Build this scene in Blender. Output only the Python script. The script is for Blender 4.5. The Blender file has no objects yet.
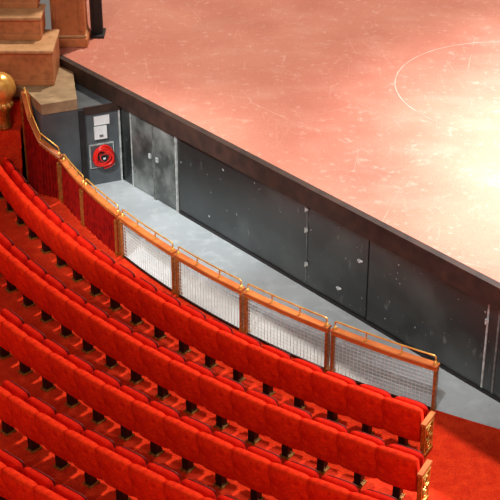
import bpy, bmesh, math, random
from mathutils import Vector, Matrix
random.seed(7)
S = bpy.context.scene
COL = S.collection
R_ = math.radians
# ------------------------------------------------------------------ camera
F = 1460.0; PITCH = R_(30); H = 11.2
cd = bpy.data.cameras.new('camera'); cam = bpy.data.objects.new('camera', cd); COL.objects.link(cam)
cd.sensor_width = 36; cd.lens = 36*F/500; cd.clip_end = 200
cam.location = (0,0,H); cam.rotation_euler = (R_(60),0,0)
S.camera = cam
def proj(p):
    x,y,z = p; d = y*math.cos(PITCH)+(H-z)*math.sin(PITCH)
    w = (y*math.sin(PITCH)-(H-z)*math.cos(PITCH))/d
    return 250+F*x/d, 250-F*w
# ------------------------------------------------------------------ geometry of the place
CX, CY = 9.2, 27.0                       # centre of the curved seating
def pol(r, deg, z=0): return Vector((CX+r*math.cos(R_(deg)), CY+r*math.sin(R_(deg)), z))
S0 = Vector((-3.21,23.01,0)); E_ = Vector((.648,-.7616,0)).normalized(); N_ = Vector((-.7616,-.648,0)).normalized()
def st(t, off=0, z=0): return S0+E_*t+N_*off+Vector((0,0,z))   # along stage front; off>0 toward the seats
ZS = 1.72
# ------------------------------------------------------------------ materials
def srgb(c):
    return tuple(((v/255)/12.92 if v/255 <= .04045 else ((v/255+.055)/1.055)**2.4) for v in c)+(1,)
def mat(name, c1, c2=None, rough=.6, metal=0, scale=8, lo=.35, hi=.65, bump=0, bscale=60, sheen=0, detail=6, spec=.5, stretch=None):
    m = bpy.data.materials.new(name); m.use_nodes = True
    nt = m.node_tree; b = nt.nodes['Principled BSDF']
    b.inputs['Roughness'].default_value = rough; b.inputs['Metallic'].default_value = metal
    b.inputs['Specular IOR Level'].default_value = spec
    if sheen:
        b.inputs['Sheen Weight'].default_value = sheen; b.inputs['Sheen Tint'].default_value = srgb((255,90,40))
    tc = nt.nodes.new('ShaderNodeTexCoord'); src = tc.outputs['Object']
    if stretch:
        mp = nt.nodes.new('ShaderNodeMapping'); mp.inputs['Scale'].default_value = stretch
        nt.links.new(src, mp.inputs[0]); src = mp.outputs[0]
    n = nt.nodes.new('ShaderNodeTexNoise'); n.inputs['Scale'].default_value = scale; n.inputs['Detail'].default_value = detail
    nt.links.new(src, n.inputs['Vector'])
    r = nt.nodes.new('ShaderNodeValToRGB'); r.color_ramp.elements[0].position = lo; r.color_ramp.elements[1].position = hi
    r.color_ramp.elements[0].color = srgb(c1); r.color_ramp.elements[1].color = srgb(c2 or c1)
    nt.links.new(n.outputs['Fac'], r.inputs[0]); nt.links.new(r.outputs[0], b.inputs['Base Color'])
    if bump:
        n2 = nt.nodes.new('ShaderNodeTexNoise'); n2.inputs['Scale'].default_value = bscale; nt.links.new(src, n2.inputs['Vector'])
        bp = nt.nodes.new('ShaderNodeBump'); bp.inputs['Strength'].default_value = bump; bp.inputs['Distance'].default_value = .02
        nt.links.new(n2.outputs['Fac'], bp.inputs['Height']); nt.links.new(bp.outputs[0], b.inputs['Normal'])
    return m
def overlay(m, color, scale, lo, hi, amount=1, stretch=None, detail=8, rot=50, cracks=False):
    """mix a second noise-driven colour over the base colour"""
    nt = m.node_tree; b = nt.nodes['Principled BSDF']
    prev = b.inputs['Base Color'].links[0].from_socket
    tc = nt.nodes.new('ShaderNodeTexCoord'); src = tc.outputs['Object']
    if stretch:
        mp = nt.nodes.new('ShaderNodeMapping'); mp.inputs['Scale'].default_value = stretch
        mp.inputs['Rotation'].default_value = (0,0,R_(rot))
        nt.links.new(src, mp.inputs[0]); src = mp.outputs[0]
    if cracks:                          # long thin scratches: the cell edges of a voronoi, broken up by noise
        n = nt.nodes.new('ShaderNodeTexVoronoi'); n.feature = 'DISTANCE_TO_EDGE'; n.inputs['Scale'].default_value = scale
        nt.links.new(src, n.inputs['Vector'])
        mr0 = nt.nodes.new('ShaderNodeMapRange'); mr0.inputs[1].default_value = lo; mr0.inputs[2].default_value = hi; mr0.inputs[3].default_value = amount; mr0.inputs[4].default_value = 0
        nt.links.new(n.outputs['Distance'], mr0.inputs[0])
        bn = nt.nodes.new('ShaderNodeTexNoise'); bn.inputs['Scale'].default_value = scale*2.3; nt.links.new(src, bn.inputs['Vector'])
        br = nt.nodes.new('ShaderNodeMapRange'); br.inputs[1].default_value = .50; br.inputs[2].default_value = .64; nt.links.new(bn.outputs['Fac'], br.inputs[0])
        mr = nt.nodes.new('ShaderNodeMath'); mr.operation = 'MULTIPLY'
        nt.links.new(mr0.outputs[0], mr.inputs[0]); nt.links.new(br.outputs[0], mr.inputs[1])
    else:
        n = nt.nodes.new('ShaderNodeTexNoise'); n.inputs['Scale'].default_value = scale; n.inputs['Detail'].default_value = detail
        nt.links.new(src, n.inputs['Vector'])
        mr = nt.nodes.new('ShaderNodeMapRange'); mr.inputs[1].default_value = lo; mr.inputs[2].default_value = hi; mr.inputs[4].default_value = amount
        nt.links.new(n.outputs['Fac'], mr.inputs[0])
    mx = nt.nodes.new('ShaderNodeMix'); mx.data_type = 'RGBA'; mx.inputs[7].default_value = srgb(color)
    nt.links.new(mr.outputs[0], mx.inputs[0]); nt.links.new(prev, mx.inputs[6]); nt.links.new(mx.outputs[2], b.inputs['Base Color'])
M = {}
M['velvet'] = mat('red_velvet', (210,26,2), (240,52,8), rough=.8, scale=9, bump=.15, bscale=70, spec=.12)
overlay(M['velvet'], (124,8,2), 75, .46, .72, .55)
M['velvet2'] = mat('red_velvet_cushion', (180,14,2), (212,32,5), rough=.85, scale=9, spec=.1)
overlay(M['velvet2'], (110,6,2), 75, .48, .72, .5)
M['drape'] = mat('red_drape', (118,8,6), (160,18,10), rough=.85, scale=10, spec=.1)
M['carpet'] = mat('red_carpet', (204,44,18), (224,60,24), rough=.95, scale=7, bump=.1, bscale=150, spec=.1)
overlay(M['carpet'], (134,14,8), 60, .46, .72, .65)
M['iron'] = mat('black_iron', (20,9,8), (40,20,14), rough=.45, metal=.3, scale=20)
M['wood'] = mat('rail_wood', (184,94,40), (212,120,56), rough=.45, scale=5)
M['wood2'] = mat('panel_wood', (182,108,62), (208,134,84), rough=.6, scale=1.5, detail=10)
overlay(M['wood2'], (128,68,38), 8, .46, .75, .6, detail=12)
M['wood3'] = mat('pillar_wood', (188,112,64), (210,134,82), rough=.6, scale=1.5, detail=10)
overlay(M['wood3'], (130,70,40), 8, .46, .75, .5, detail=12)
M['pale'] = mat('pale_wood', (192,142,96), (212,164,116), rough=.55, scale=3)
overlay(M['pale'], (144,98,60), 10, .48, .75, .5, detail=12)
M['beige'] = mat('landing_beige', (148,122,90), (176,150,114), rough=.6, scale=4)
overlay(M['beige'], (110,88,62), 9, .5, .75, .5, detail=12)
M['gold'] = mat('brass', (232,160,66), (250,202,112), rough=.3, metal=.5, scale=12)
M['goldd'] = mat('dark_brass', (120,70,20), (195,134,56), rough=.35, metal=.6, scale=40)
M['bronze'] = mat('bronze_post', (142,80,34), (190,116,52), rough=.4, metal=.3, scale=20)
M['wire'] = mat('grey_wire', (206,211,211), (224,228,228), rough=.6, scale=20, spec=.2)
M['stage'] = mat('stage_deck_paint', (198,120,100), (212,140,118), rough=.6, scale=.5, lo=.3, hi=.7, detail=4, spec=.3)
overlay(M['stage'], (226,174,154), 1.1, .50, .85, .4, stretch=(1,1.8,1), detail=12)
overlay(M['stage'], (168,96,78), .8, .52, .78, .35, detail=12)
overlay(M['stage'], (240,200,182), .55, 0, .006, .4, cracks=True)
overlay(M['stage'], (240,200,182), 1.3, 0, .011, .38, cracks=True, stretch=(1.9,.6,1), rot=25)
overlay(M['stage'], (240,202,184), 9, .58, .80, .45, detail=12)
overlay(M['stage'], (146,74,60), 60, .50, .78, .6)
M['nose'] = mat('stage_nosing', (48,32,26), (70,48,37), rough=.7, scale=5)
M['black'] = mat('black_wall_paint', (22,25,25), (40,44,43), rough=.28, scale=1.3, lo=.3, hi=.7, detail=6, spec=.9)
overlay(M['black'], (124,134,131), .7, .46, .85, .55, detail=5)
overlay(M['black'], (190,196,192), 8, .65, .80, .4, detail=12, stretch=(1,1,.4))
overlay(M['black'], (225,228,222), 18, .735, .76, .8, detail=2)
M['black2'] = mat('door_paint', (46,50,49), (84,88,86), rough=.35, scale=2.2, detail=8)
overlay(M['black2'], (180,188,184), 2, .45, .75, .65, detail=12)
M['slate'] = mat('return_wall_paint', (74,80,84), (98,104,108), rough=.5, scale=2)
M['edge'] = mat('worn_edge', (160,165,162), (208,212,208), rough=.5, scale=12)
M['seam'] = mat('dull_seam', (90,94,92), (130,134,130), rough=.5, scale=12)
M['floor'] = mat('grey_floor', (186,192,194), (204,210,212), rough=.35, scale=1, detail=6, spec=.5)
overlay(M['floor'], (230,235,236), 5, .50, .74, .5, detail=12)
overlay(M['floor'], (130,136,136), 12, .60, .78, .45, detail=12)
M['white'] = mat('white_enamel', (236,238,238), (248,250,250), rough=.4)
M['red'] = mat('red_enamel', (215,22,16), (245,44,34), rough=.3)
M['dark'] = mat('dark_rubber', (25,22,24), (40,36,36), rough=.6)
M['line'] = mat('painted_line', (222,170,150), (240,206,190), rough=.6, scale=4)
M['under'] = mat('seat_pan', (90,8,4), (120,14,6), rough=.6)
# ------------------------------------------------------------------ mesh helpers
def origin(p):
    v = Vector((0,0,0))
    while p: v += p.location; p = p.parent
    return v
class MB:
    def __init__(s): s.bm = bmesh.new()
    def hexa(s, ps):
        v = [s.bm.verts.new(p) for p in ps]
        for f in ((0,3,2,1),(4,5,6,7),(0,1,5,4),(1,2,6,5),(2,3,7,6),(3,0,4,7)): s.bm.faces.new([v[i] for i in f])
        return s
    def box(s, c, size, ex=None, bev=0, tilt=0):
        ex = (ex or Vector((1,0,0))).normalized(); ey = Vector((-ex.y,ex.x,0)); c = Vector(c); a,b,h = [q/2 for q in size]
        ps = [c+ex*i*a+ey*j*b+Vector((0,0,k*h)) for k in (-1,1) for i,j in ((-1,-1),(1,-1),(1,1),(-1,1))]
        n0 = set(s.bm.edges); s.hexa(ps)
        if bev:
            es = [e for e in s.bm.edges if e not in n0]
            bmesh.ops.bevel(s.bm, geom=es, offset=bev, segments=3, affect='EDGES', profile=.5)
        return s
    def prism(s, poly, z0, z1):
        b = [s.bm.verts.new((p[0],p[1],z0)) for p in poly]; t = [s.bm.verts.new((p[0],p[1],z1)) for p in poly]
        n = len(poly); s.bm.faces.new(b[::-1]); s.bm.faces.new(t)
        for i in range(n): s.bm.faces.new((b[i],b[(i+1)%n],t[(i+1)%n],t[i]))
        return s
    def loft(s, loops, cap=True):
        L = [[s.bm.verts.new(p) for p in l] for l in loops]; n = len(L[0])
        for a,b in zip(L,L[1:]):
            for i in range(n): s.bm.faces.new((a[i],a[(i+1)%n],b[(i+1)%n],b[i]))
        if cap: s.bm.faces.new(L[0][::-1]); s.bm.faces.new(L[-1])
        return s
    def sweep(s, path, prof):          # prof: (side, z) pairs
        loops = []
        for i,p in enumerate(path):
            a = path[max(0,i-1)]; b = path[min(len(path)-1,i+1)]
            t = Vector((b[0]-a[0], b[1]-a[1], 0)).normalized(); sd = Vector((-t.y,t.x,0))
            loops.append([Vector(p)+sd*q[0]+Vector((0,0,q[1])) for q in prof])
        return s.loft(loops)
    def tube(s, path, r, n=8, rad=None):
        path = [Vector(p) for p in path]; loops = []
        up = Vector((0,0,1))
        for i,p in enumerate(path):
            t = (path[min(len(path)-1,i+1)]-path[max(0,i-1)]).normalized()
            a = t.cross(up)
            if a.length < .05: a = t.cross(Vector((1,0,0)))
            a.normalize(); b = a.cross(t).normalized(); rr = rad[i] if rad else r
            loops.append([p+a*rr*math.cos(2*math.pi*k/n)+b*rr*math.sin(2*math.pi*k/n) for k in range(n)])
        return s.loft(loops)
    def lathe(s, c, prof, n=20, flute=0, nf=12):       # prof (r,z)
        c = Vector(c); loops = []
        for r,z in prof:
            loops.append([c+Vector((r*(1-flute*abs(math.sin(nf*math.pi*k/n)))*math.cos(2*math.pi*k/n), r*(1-flute*abs(math.sin(nf*math.pi*k/n)))*math.sin(2*math.pi*k/n), z)) for k in range(n)])
        return s.loft(loops)
    def torus(s, c, R, r, ax, n=24, m=8, wob=0):
        ax = Vector(ax).normalized(); u = ax.cross(Vector((0,0,1))); 
        if u.length < .1: u = Vector((1,0,0))
        u.normalize(); v = ax.cross(u); c = Vector(c); L = []
        for i in range(n):
            a = 2*math.pi*i/n; d = u*math.cos(a)+v*math.sin(a); Rw = R*(1+wob*math.sin(3*a+R*40))
            L.append([s.bm.verts.new(c+d*(Rw+r*math.cos(2*math.pi*j/m))+ax*r*math.sin(2*math.pi*j/m)) for j in range(m)])
        for i in range(n):
            for j in range(m):
                s.bm.faces.new((L[i][j],L[i][(j+1)%m],L[(i+1)%n][(j+1)%m],L[(i+1)%n][j]))
        return s
    def disc(s, c, r, ax, th, n=24):
        ax = Vector(ax).normalized(); u = ax.cross(Vector((0,0,1))).normalized(); v = ax.cross(u); c = Vector(c)
        return s.loft([[c+ax*(o)+(u*math.cos(2*math.pi*k/n)+v*math.sin(2*math.pi*k/n))*r for k in range(n)] for o in (0,th)])
    def build(s, name, m, parent=None, smooth=False, **tags):
        bmesh.ops.recalc_face_normals(s.bm, faces=s.bm.faces)
        o0 = origin(parent)
        if o0.length: bmesh.ops.translate(s.bm, verts=s.bm.verts, vec=-o0)
        me = bpy.data.meshes.new(name); s.bm.to_mesh(me); s.bm.free()
        if smooth:
            for p in me.polygons: p.use_smooth = True
        me.materials.append(M[m]); o = bpy.data.objects.new(name, me); COL.objects.link(o)
        if parent: o.parent = parent
        for k,v in tags.items(): o[k] = v
        return o
def thing(name, label, cat, loc, group=None, rz=0):
    o = bpy.data.objects.new(name, None); COL.objects.link(o); o.location = loc; o.rotation_euler = (0,0,rz); o.empty_display_size = .1
    o['label'] = label; o['category'] = cat
    if group: o['group'] = group
    return o
def solo(o, label, cat, group=None):
    o['label'] = label; o['category'] = cat
    if group: o['group'] = group
    return o
ST = dict(kind='structure')
# ------------------------------------------------------------------ setting
MB().prism([(-9,8),(16,8),(16,28),(-9,28)], -.08, 0).build('floor', 'floor', **ST)
# carpeted tiers of the seating
RB = 13.6; R1 = 14.5; RP = .975; DZ = .06; NR = 7
def sector(r0, r1, a0, a1, n=60):
    return [pol(r0, a0+(a1-a0)*i/n)[:2] for i in range(n+1)]+[pol(r1, a1+(a0-a1)*i/n)[:2] for i in range(n+1)]
for k in range(NR+1):
    r0 = RB-.03 if k == 0 else R1+RP*(k-1)+.38
    r1 = R1+RP*k+.38
    MB().prism(sector(r0, r1 if k < NR else r1+2, 203.2 if k==0 else 196, 262), -.01 if k else .001, DZ*k+.012).build('floor_carpet', 'carpet', **ST)
# stage deck, nosing and front wall
deck = [st(0)[:2], st(14)[:2], (18,st(14).y), (18,36), (-3.45,36), (-3.45,23.25)]
MB().prism(deck, ZS-.2, ZS).build('floor_stage', 'stage', **ST)
MB().hexa([st(0,-.02,ZS-.30), st(14,-.02,ZS-.30), st(14,.09,ZS-.30), st(0,.09,ZS-.30),
           st(0,-.02,ZS+.004), st(14,-.02,ZS+.004), st(14,.09,ZS+.004), st(0,.09,ZS+.004)]).build('trim_1', 'nose', **ST)
def wallbox(t0, t1, z0, z1, o0, o1):
    return MB().hexa([st(t0,o0,z0),st(t1,o0,z0),st(t1,o1,z0),st(t0,o1,z0),st(t0,o0,z1),st(t1,o0,z1),st(t1,o1,z1),st(t0,o1,z1)])
wallbox(1.4, 13.5, 0, ZS-.27, -.15, -.02).build('wall_stage', 'black', **ST)
wallbox(0, 1.5, 1.3, ZS-.27, -.15, -.02).build('wall_stage_end', 'black2', **ST)
# seams and frames on the stage front
n = 2
for t,w,mm in ((6.2,.010,'seam'),(7.45,.007,'dark'),(9.62,.024,'edge'),(9.80,.025,'seam'),(11.1,.014,'dark')):
    wallbox(t-w/2, t+w/2, .06, ZS-.30, -.02, -.008).build('trim_%d'%n, mm, **ST); n += 1
for i,(a,b) in enumerate(((1.98,2.56),(2.60,3.16))):
    d = wallbox(a, b, .03, ZS-.32, -.02, .005).build('door_%d'%(i+1), 'black2', **ST)
    for t in (a, b):
        wallbox(t-.010, t+.010, 0, ZS-.31, -.02, .014).build('door_frame', 'edge' if (i,t)==(1,b) or (i,t)==(0,a) else 'seam', d)
    for z in (.3,1.2):
        wallbox(a+.02 if i==0 else b-.08, a+.08 if i==0 else b-.02, z, z+.07, .005, .02).build('hinge', 'seam', d)
    wallbox(b-.10 if i==0 else a+.05, b-.05 if i==0 else a+.10, .72, .80, .005, .03).build('handle', 'edge', d)
wallbox(3.2, 13.5, 0, .05, -.02, .0).build('baseboard_stage', 'dark', **ST)
# latches on the stage front
for t,z,lab in ((6.2,1.32,'small pale metal latch high on the black stage front, below the nosing'),
                (6.2,.98,'small pale metal latch midway down the bright seam of the black stage front'),
                (6.22,.42,'small pale metal latch low on the bright seam of the black stage front'),
                (9.62,1.1,'small white metal latch on the worn seam at the right of the stage front')):
    o = thing('latch', lab, 'latch', st(t,-.008,z), 'latches on the stage front')
    wallbox(t-.025,t+.025,z-.025,z+.025,-.01,.012).build('plate','edge',o)
    wallbox(t-.01,t+.01,z-.04,z+.03,.012,.03).build('bolt','edge',o)
for i,(t,z) in enumerate(((6.9,.32),(7.3,.95))):
    o = thing('cable_clip', ['small white clip near the foot of the stage front, right of the bright seam','small white clip at mid height on the black stage front'][i], 'clip', st(t,-.01,z), 'clips on the stage front')
    wallbox(t-.04,t+.04,z-.009,z+.009,-.02,.01).build('base','white',o)
    wallbox(t-.014,t+.014,z-.022,z+.022,.005,.02).build('hook','edge',o)
# return wall under the landing
W0 = Vector((-2.14,21.74,0)); WD = Vector((.927,.375,0)).normalized(); WN = Vector((.375,-.927,0)).normalized()
def rw(d, off=0, z=0): return W0-WD*d+WN*off+Vector((0,0,z))   # d runs leftwards from the corner
blk = [rw(0)[:2], rw(1.3)[:2], (-3.58,21.72), (-3.7, 22.9), (-3.3,23.0), st(.1,-.1)[:2], st(1.5,-.1)[:2]]
MB().prism(blk, 0, 1.42).build('wall_return', 'slate', **ST)
def rbox(d0,d1,z0,z1,o0,o1): return MB().hexa([rw(d0,o0,z0),rw(d1,o0,z0),rw(d1,o1,z0),rw(d0,o1,z0),rw(d0,o0,z1),rw(d1,o0,z1),rw(d1,o1,z1),rw(d0,o1,z1)])
rbox(-.01,.015,0,1.44,0,.02).build('trim_%d'%n,'edge',**ST); n += 1
rbox(.60,.68,0,1.40,0,.06).build('trim_%d'%n,'dark',**ST); n += 1
rbox(-.02,.60,1.30,1.43,0,.03).build('trim_%d'%n,'nose',**ST); n += 1
# landing
land = [rw(1.28,.02)[:2], rw(.69,.02)[:2], st(.52,.10)[:2], st(.0,.10)[:2], (-3.3,23.2), (-6.0,23.2), (-6.0,21.95), (-3.76,21.95), (-3.55,21.66)]
MB().prism(land, 1.42, 1.60).build('floor_landing', 'beige', **ST)
# low carpeted steps at the far left
for y0,zt in ((21.38,.40),(21.46,.70),(21.54,1.0),(21.86,1.36)):
    MB().prism([(-6,y0),(-3.74,y0),(-3.74,22.6),(-6,22.6)], .0, zt).build('floor_carpeted_step','carpet',**ST)
# ------------------------------------------------------------------ upper left stepped woodwork
def stepthing(name, label, y, x1, z0, z1, dep, mm):
    o = thing(name, label, 'step', ((x1-5.5)/2, y, z0), 'steps above the landing')
    MB().box(((x1-5.6)/2, y+dep/2, (z0+z1-.06)/2), (x1+5.6, dep, z1-z0-.06)).build('riser_panel', mm, o)
    MB().box(((x1-5.6)/2, y+dep/2-.02, z1-.03), (x1+5.6+.05, dep+.06, .06), bev=.02).build('tread', 'pale', o)
    MB().box(((x1-5.6)/2, y-.012, z0+.05), (x1+5.6, .03, .1), bev=.01).build('skirting', 'wood3', o)
stepthing('wide_step','lowest and widest tan orange step rising from the olive landing',22.02,-3.20,1.6,2.22,.9,'wood2')
stepthing('wide_step','middle tan orange step above the landing, between two others',22.45,-3.42,2.22,2.62,.6,'wood2')
stepthing('wide_step','topmost tan orange step at the upper left corner of the photo',22.85,-3.50,2.62,3.3,.5,'wood2')
pl = thing('square_pillar','square tan orange pillar standing at the corner of the stage','pillar',(-3.09,23.6,ZS))
MB().box((-3.09,23.6,ZS+.08),(.64,.54,.16),bev=.02).build('plinth','wood3',pl)
MB().box((-3.09,23.6,ZS+.19),(.60,.50,.05),bev=.02).build('moulding','pale',pl)
MB().box((-3.09,23.6,ZS+1.7),(.57,.46,3.0),bev=.01).build('shaft','wood3',pl)
for xx in (-.22,.22):
    MB().box((-3.09+xx,23.36,ZS+1.7),(.05,.03,2.8),bev=.01).build('flute','wood2',pl)
bp = thing('black_flat','narrow black upright panel beside the tan pillar at the stage corner','panel',(-2.66,23.95,ZS))
MB().box((-2.66,23.95,ZS+1.2),(.2,.12,2.4)).build('board','dark',bp)
MB().box((-2.66,23.95,ZS+.02),(.26,.4,.04)).build('foot','dark',bp)
MB().box((-2.75,23.88,ZS+1.2),(.03,.03,2.4)).build('edge_strip','nose',bp)
# gold ball ornament standing on the carpeted steps
GX,GY = -4.03,21.68
gl = thing('gold_ball','large shiny gold ball cut off by the left edge of the photo','ball ornament',(GX,GY,1.0))
MB().lathe((GX,GY,1.0),[(.14,0),(.14,.05),(.12,.08),(.13,.2),(.15,.3),(.17,.36),(.18,.40),(.12,.44),(.10,.50)],24).build('base','goldd',gl,True)
b = MB(); b.lathe((GX,GY,1.36),[(.13,0),(.19,.03),(.20,.08),(.15,.12),(.10,.13)],72,.18,12)
b.build('scroll_collar','gold',gl,True)
MB().lathe((GX,GY,1.70),[(.02,-.26)]+[(.26*math.sin(R_(a)),-.26*math.cos(R_(a))) for a in range(12,172,8)]+[(.02,.26)],96,.045,12).build('ball','gold',gl,True)
# fire hose reel and box
DH = .33
hr = thing('fire_hose_reel','round red fire hose reel on the dark wall below the landing','hose reel',rw(DH,.01,.35))
rbox(DH-.21,DH+.21,.32,.75,.01,.03).build('back_plate','edge',hr)
rbox(DH-.19,DH+.19,.34,.73,.028,.035).build('recess','slate',hr)
MB().disc(rw(DH,.03,.54),.09,WN,.12).build('hub','dark',hr)
b = MB()
for q,(rr,oo) in enumerate(((.08,.06),(.11,.09),(.14,.06),(.165,.09),(.155,.13),(.12,.13),(.075,.13))): b.torus(rw(DH+.014*(q%3-1),oo,.54+.014*(q%2)),rr,.023,WN,28,8,.09)
b.build('hose','red',hr,True)
MB().disc(rw(DH,.155,.54),.035,WN,.012).build('centre_cap','dark',hr)
rbox(DH-.02,DH+.02,.525,.555,.167,.172).build('cap_label','white',hr)
MB().tube([rw(DH-.17,.09,.52),rw(DH-.19,.1,.42),rw(DH-.12,.1,.35),rw(DH+.0,.1,.33)],.018).build('nozzle','red',hr,True)
wb = thing('sign_box','white box with a sign above the red hose reel on the dark wall','box',rw(DH,.01,.85))
rbox(DH-.10,DH+.11,.84,1.06,.01,.05).build('body','white',wb)
rbox(DH-.16,DH+.10,1.08,1.24,.01,.02).build('sign_plate','white',wb)
rbox(DH-.03,DH+.03,.88,.92,.05,.06).build('catch','seam',wb)
# painted arc on stage
b = MB(); cc = Vector((4.27,21.66,0)); n0 = 90; L = []
for i in range(n0+1):
    a = R_(78+(226-78)*i/n0); hw = .008*(1-.75*max(0,(i/n0-.75)*4)**2)
    L.append([cc+Vector((math.cos(a),math.sin(a),0))*(1.93-hw)+Vector((0,0,ZS+.003)), cc+Vector((math.cos(a),math.sin(a),0))*(1.93+hw)+Vector((0,0,ZS+.003))])
vs = [[b.bm.verts.new(p) for p in q] for q in L]
for p,q in zip(vs,vs[1:]): b.bm.faces.new((p[0],p[1],q[1],q[0]))
solo(b.build('floor_marking','line'),'thin pale arc painted on the peach stage floor','floor marking')
# ------------------------------------------------------------------ balustrade
GB = 'railing sections along the front row'
def section(path, caps, kind, label):
    mid = path[len(path)//2]
    o = thing('railing_section', label, 'railing', Vector((mid[0],mid[1],0)), GB)
    top = [Vector((p[0],p[1],c)) for p,c in zip(path,caps)]
    MB().sweep(top,[(-.033,-.09),(.033,-.09),(.033,-.028),(-.033,-.028)]).build('top_rail','wood',o)
    MB().sweep(top,[(-.055,-.028),(.055,-.028),(.06,-.014),(.05,0),(-.05,0),(-.06,-.014)]).build('rail_cap','wood',o)
    bot = [Vector((p[0],p[1],.015)) for p in path]
    MB().sweep(bot,[(-.015,0),(.015,0),(.015,.03),(-.015,.03)]).build('bottom_rail','iron',o)
    ends = (0,len(path)-1)
    pw = .08 if kind == 'mesh' else .17
    for e in ends:
        q = path[e]; nb = path[1] if e == 0 else path[-2]
        t = Vector((nb[0]-q[0],nb[1]-q[1],0)).normalized(); c = caps[e]
        pp = Vector((q[0],q[1],0))+t*.024
        MB().box((pp.x,pp.y,(.012+c-.09)/2),(.04,pw,c-.09-.012),ex=t,bev=.006).build('post','bronze',o)
        MB().box((pp.x,pp.y,.045),(.05,pw+.01,.07),ex=t,bev=.006).build('post_foot','goldd',o)
    hb = .12
    br = [p+Vector((0,0,hb)) for p in top]
    def endpts(e):
        q = top[e]; nb = top[1] if e == 0 else top[-2]; t = (nb-q).normalized()
        return [q+t*.04, q+t*.04+Vector((0,0,hb-.03)), q+t*.048+Vector((0,0,hb-.008)), q+t*.07+Vector((0,0,hb))]
    pts = endpts(0)+br[2:-2]+endpts(len(top)-1)[::-1]
    MB().tube(pts,.012,8).build('brass_rail','gold',o,True)
    for j in (1,2):
        q = top[int(j*(len(top)-1)/3)]
        MB().lathe(q,[(.022,-.002),(.022,.01),(.011,.02),(.010,hb-.01),(.016,hb)],10).build('stanchion','gold',o,True)
    for e in ends:
        q = top[e]; nb = top[1] if e == 0 else top[-2]; t = (nb-q).normalized()
        MB().lathe(q+t*.04,[(.032,-.003),(.032,.012),(.02,.022),(.018,.05)],12).build('rail_socket','gold',o,True)
    if kind == 'mesh':
        b = MB(); r = .0036; cell = .056
        Ltot = sum((path[i+1]-path[i]).length for i in range(len(path)-1)); nn = int(Ltot/cell)
        def P(u):
            x = u*(len(path)-1); i = min(int(x),len(path)-2); return path[i].lerp(path[i+1],x-i)
        for k in range(1,nn):
            p = P(k/nn); b.tube([(p.x,p.y,.05),(p.x,p.y,.64)],r,4)
        for k in range(11):
            b.tube([(p.x,p.y,.06+k*cell) for p in path],r,4)
        b.build('wire_mesh','wire',o)
    else:
        b = MB(); N = 14*(len(path)-1); L = []
        def P(u):
            x = u*(len(path)-1); i = min(int(x),len(path)-2); f = x-i; return path[i].lerp(path[i+1],f), caps[i]*(1-f)+caps[i+1]*f
        for k in range(0,N+1):
            p,c = P(k/N); q,_ = P(min(1,k/N+.01)); q0,_ = P(max(0,k/N-.01))
            t = Vector((q.x-q0.x,q.y-q0.y,0)).normalized(); sd = Vector((-t.y,t.x,0)); 
            w = .036*math.sin(k*.75)+.008*math.sin(k*.23)
            L.append([b.bm.verts.new(Vector((p.x,p.y,z))+sd*(.045+w*sc)) for z,sc in ((c-.07,.4),((c+.05)*.6,.9),(.03,1.0))])
        for p,q in zip(L,L[1:]):
            for i in range(2): b.bm.faces.new((p[i],p[i+1],q[i+1],q[i]))
        b.build('drape','drape',o,True)
    return o
def arcpath(a0,a1,n=12): return [pol(RB,a0+(a1-a0)*i/n) for i in range(n+1)]
secs = [(239.9,233.35,'mesh','wire-mesh railing section at the right end, nearest the open red aisle'),
        (233.15,227.1,'mesh','second wire-mesh railing section from the open red aisle'),
        (226.9,221.1,'mesh','third wire-mesh railing section from the open red aisle'),
        (220.9,215.1,'mesh','wire-mesh railing section next to the red-draped ones'),
        (214.9,210.10,'drape','red-draped railing section joining on to the wire-mesh sections'),
        (210.03,206.3,'drape','short red-draped railing section, the middle one of the three draped')]
for a0,a1,k,l in secs:
    section(arcpath(a0,a1), [.73]*13 if a0 > 211 else [.73+.04*(i/12)**2 for i in range(13)], k, l)
ctl = [(pol(RB,205.9),.785),(Vector((-3.37,21.22,0)),1.0),(Vector((-3.53,21.42,0)),1.3),(Vector((-3.63,21.60,0)),1.68)]
def ctlat(u):
    x = u*3; i = min(int(x),2); f = x-i; return ctl[i][0].lerp(ctl[i+1][0],f), ctl[i][1]*(1-f)+ctl[i+1][1]*f
rp = [ctlat(i/12)[0] for i in range(13)]; rc = [ctlat(i/12)[1] for i in range(13)]
section(rp, rc, 'drape', 'sloping red-draped railing section climbing to the landing')
# ------------------------------------------------------------------ seats
words = ['','first','second','third','fourth','fifth','sixth','seventh','eighth','ninth','tenth','eleventh','twelfth','thirteenth','fourteenth','fifteenth','sixteenth','seventeenth','eighteenth','nineteenth','twentieth']
for t_ in ('twenty','thirty'):
    if t_=='thirty': words.append('thirtieth')
    for u_ in ('first','second','third','fourth','fifth','sixth','seventh','eighth','ninth'): words.append(t_+'-'+u_)
W = .496
def pad(bm, w, zb, zt, thick, y_of, ns=16, nz=20, crown=.028, bow=.02, pz=.5, emin=.35):
    """rounded upholstered pad lofted across its width"""
    loops = []
    for i in range(ns+1):
        s_ = -1+2*i/ns; s_ = math.sin(s_*math.pi/2)
        e = max(0.0, 1-abs(s_)**8)**.5 if abs(s_) < 1 else 0
        e = max(e,emin)
        zt_ = zt-crown*abs(s_)**2.6-(1-e)*.03; zb_ = zb+(1-e)*.03
        hh = (zt_-zb_)/2; zc = (zt_+zb_)/2; th = thick*(.3+.7*e)/2; lp = []
        for k in range(nz):
            a = 2*math.pi*k/nz; c_,s2 = math.cos(a),math.sin(a)
            sg = lambda v,p: math.copysign(abs(v)**p, v)
            z = zc+hh*sg(s2,pz); y = th*sg(c_,.8)
            lp.append(Vector((s_*w/2, y+y_of(z)+bow*(s_*s_), z)))
        loops.append(lp)
    bm.loft(loops)
proto = thing('theatre_seat','','seat',(0,0,0))
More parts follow.
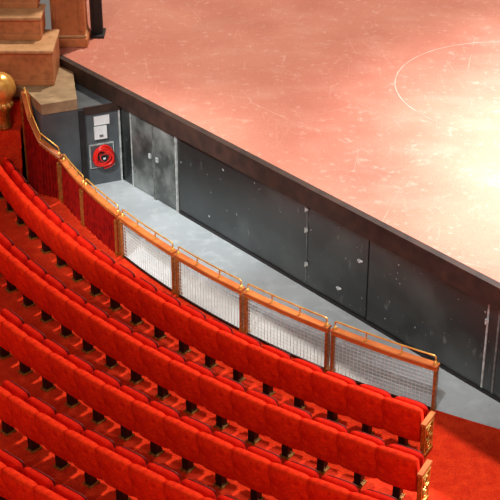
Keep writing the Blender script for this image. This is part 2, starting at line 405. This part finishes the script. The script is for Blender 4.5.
b = MB(); pad(b, W, .18, .765, .17, lambda z: -.01-.11*((max(z,.15)-.15)/.6)**1.3, crown=.020, bow=.012, emin=.66); back = b.build('backrest','velvet',proto,True)
b = MB(); pad(b, W-.05, .24, .635, .12, lambda z: .155-.02*((z-.2)/.5), crown=.04); cush = b.build('seat_cushion','velvet2',proto,True)
b = MB(); pad(b, W-.11, .26, .605, .03, lambda z: .225-.02*((z-.2)/.5)); b.build('seat_pan','under',cush,True)
ped = MB().box((0,.0,.115),(.095,.12,.20),bev=.012).box((0,.07,.22),(.08,.18,.07),bev=.01).build('pedestal','iron',proto)
MB().box((0,.0,.014),(.14,.16,.028),bev=.006).build('floor_plate','goldd',ped)
def copy_tree(o, parent=None):
    c = o.copy(); COL.objects.link(c)
    if parent: c.parent = parent
    for ch in [x for x in bpy.data.objects if x.parent == o]: copy_tree(ch, c)
    return c
rows_lab = ['front row','second row','third row','fourth row','fifth row','sixth row','seventh row','eighth row']
endang = [240.75, 242.1]
used = False
for k in range(NR):
    R = R1+RP*k; z = DZ*k+.012; step = math.degrees(.503/R)
    a = (endang[k] if k < 2 else 246.5)-step/2; cnt = 0
    if k >= 2: a -= random.uniform(0,step)
    while a > 196:
        p = pol(R,a,z); f = -Vector((math.cos(R_(a)),math.sin(R_(a)),0)); rz = math.atan2(f.y,f.x)-math.pi/2
        side = Vector((-f.y,f.x,0))*.24
        vis = False
        for q in (p+side,p-side,p+side+Vector((0,0,.7))-f*.1,p-side+Vector((0,0,.7))-f*.1):
            u,v = proj(q)
            if -1 < u < 501 and -1 < v < 501: vis = True
        if k == 0 and p.y+.1 > 21.4: vis = False
        if vis:
            cnt += 1
            if not used: o = proto; used = True
            else: o = copy_tree(proto)
            o.location = p; o.rotation_euler = (0,0,rz)
            if k < 2: o['label'] = 'red seat in the %s behind the railing, %s counting from its gold end panel'%(rows_lab[k],words[cnt])
            else: o['label'] = "red seat in the %s from the railing, %s counting from the photo's bottom edge"%(rows_lab[k],words[cnt])
            o['group'] = 'seats in the '+rows_lab[k]
        a -= step
# row end panels
for k in range(2):
    a = endang[k]+.22; R = R1+RP*k; z = DZ*k+.012; p = pol(R,a,z); rad = Vector((math.cos(R_(a)),math.sin(R_(a)),0))
    n_ = Vector((-rad.y,rad.x,0))
    if n_.x < 0: n_ = -n_
    o = thing('row_end_panel', ['gold ornamented end panel closing the front row beside the red aisle','gold ornamented end panel closing the second row at the bottom of the photo'][k],'end panel',p,'gold end panels of the rows')
    def B(c0,c1,z0,z1,o0,o1):
        m_ = MB(); P = lambda c,o_,zz: p+rad*c+n_*o_+Vector((0,0,zz))
        return m_.hexa([P(c0,o0,z0),P(c1,o0,z0),P(c1,o1,z0),P(c0,o1,z0),P(c0,o0,z1),P(c1,o0,z1),P(c1,o1,z1),P(c0,o1,z1)])
    B(-.13,.14,.0,.54,-.025,.02).build('panel','goldd',o)
    B(-.15,.16,.53,.57,-.03,.035).build('top_cap','wood',o)
    B(-.15,.16,0,.06,-.03,.03).build('base','goldd',o)
    m_ = MB(); P = lambda c,zz: p+rad*c+n_*.026+Vector((0,0,zz))
    m_.tube([P(-.115,.09),P(-.115,.50),P(.12,.50),P(.12,.09),P(-.115,.09)],.010,6); m_.build('border','gold',o)
    m_ = MB()
    for zc_,rr in ((.19,.045),(.39,.06)): m_.torus(P(0,zc_),rr,.011,n_,20,6)
    m_.tube([P(-.09,.30),P(-.05,.28),P(0,.31),P(.05,.28),P(.09,.30)],.010,6)
    m_.build('scroll_ornament','gold',o,True)
# ------------------------------------------------------------------ light
S.view_settings.view_transform = 'Standard'; S.view_settings.look = 'None'
w = bpy.data.worlds.new('world'); S.world = w; w.use_nodes = True
w.node_tree.nodes['Background'].inputs[0].default_value = (1,.88,.80,1); w.node_tree.nodes['Background'].inputs[1].default_value = .20
def light(name, typ, loc, target, energy, color, **kw):
    d = bpy.data.lights.new(name, typ); d.energy = energy; d.color = color
    for k,v in kw.items(): setattr(d,k,v)
    o = bpy.data.objects.new(name,d); COL.objects.link(o); o.location = loc
    o.rotation_euler = (Vector(target)-Vector(loc)).to_track_quat('-Z','Y').to_euler(); return o
light('house_light','SUN',(6,25,20),(-1,17,0),2.9,(1,.88,.76),angle=R_(4))
light('camera_side_fill','SUN',(-3,2,14),(-1,17,0),.8,(1,.91,.82),angle=R_(15))  # added fill from the camera side, stands for no actual balcony lamp
light('stage_spot','SPOT',(14,23,13),(9.5,19.6,1.7),62000,(.92,.94,1),spot_size=R_(64),spot_blend=1,shadow_soft_size=.4)
light('stage_spot_low','SPOT',(10,14,12),(5.6,18.0,1.7),11000,(.92,.97,1),spot_size=R_(32),spot_blend=1,shadow_soft_size=.4)
light('pit_fill_left','SPOT',(-5,13,10),(-1.3,20.5,.2),7200,(.93,.98,1),spot_size=R_(23),spot_blend=1,shadow_soft_size=.3)  # added to lift the left pit floor and doors, no real fixture
light('pit_fill_middle','SPOT',(-3,10,11),(.6,18.5,.1),3400,(.94,.98,1),spot_size=R_(17),spot_blend=1,shadow_soft_size=.3)  # extra fill, put in because the stage edge shades the pit here
light('pit_fill_right','SPOT',(0,10,11),(3.0,16.4,.3),2200,(.94,.98,1),spot_size=R_(18),spot_blend=1,shadow_soft_size=.3)  # another added fill, brightens the right end of the pit
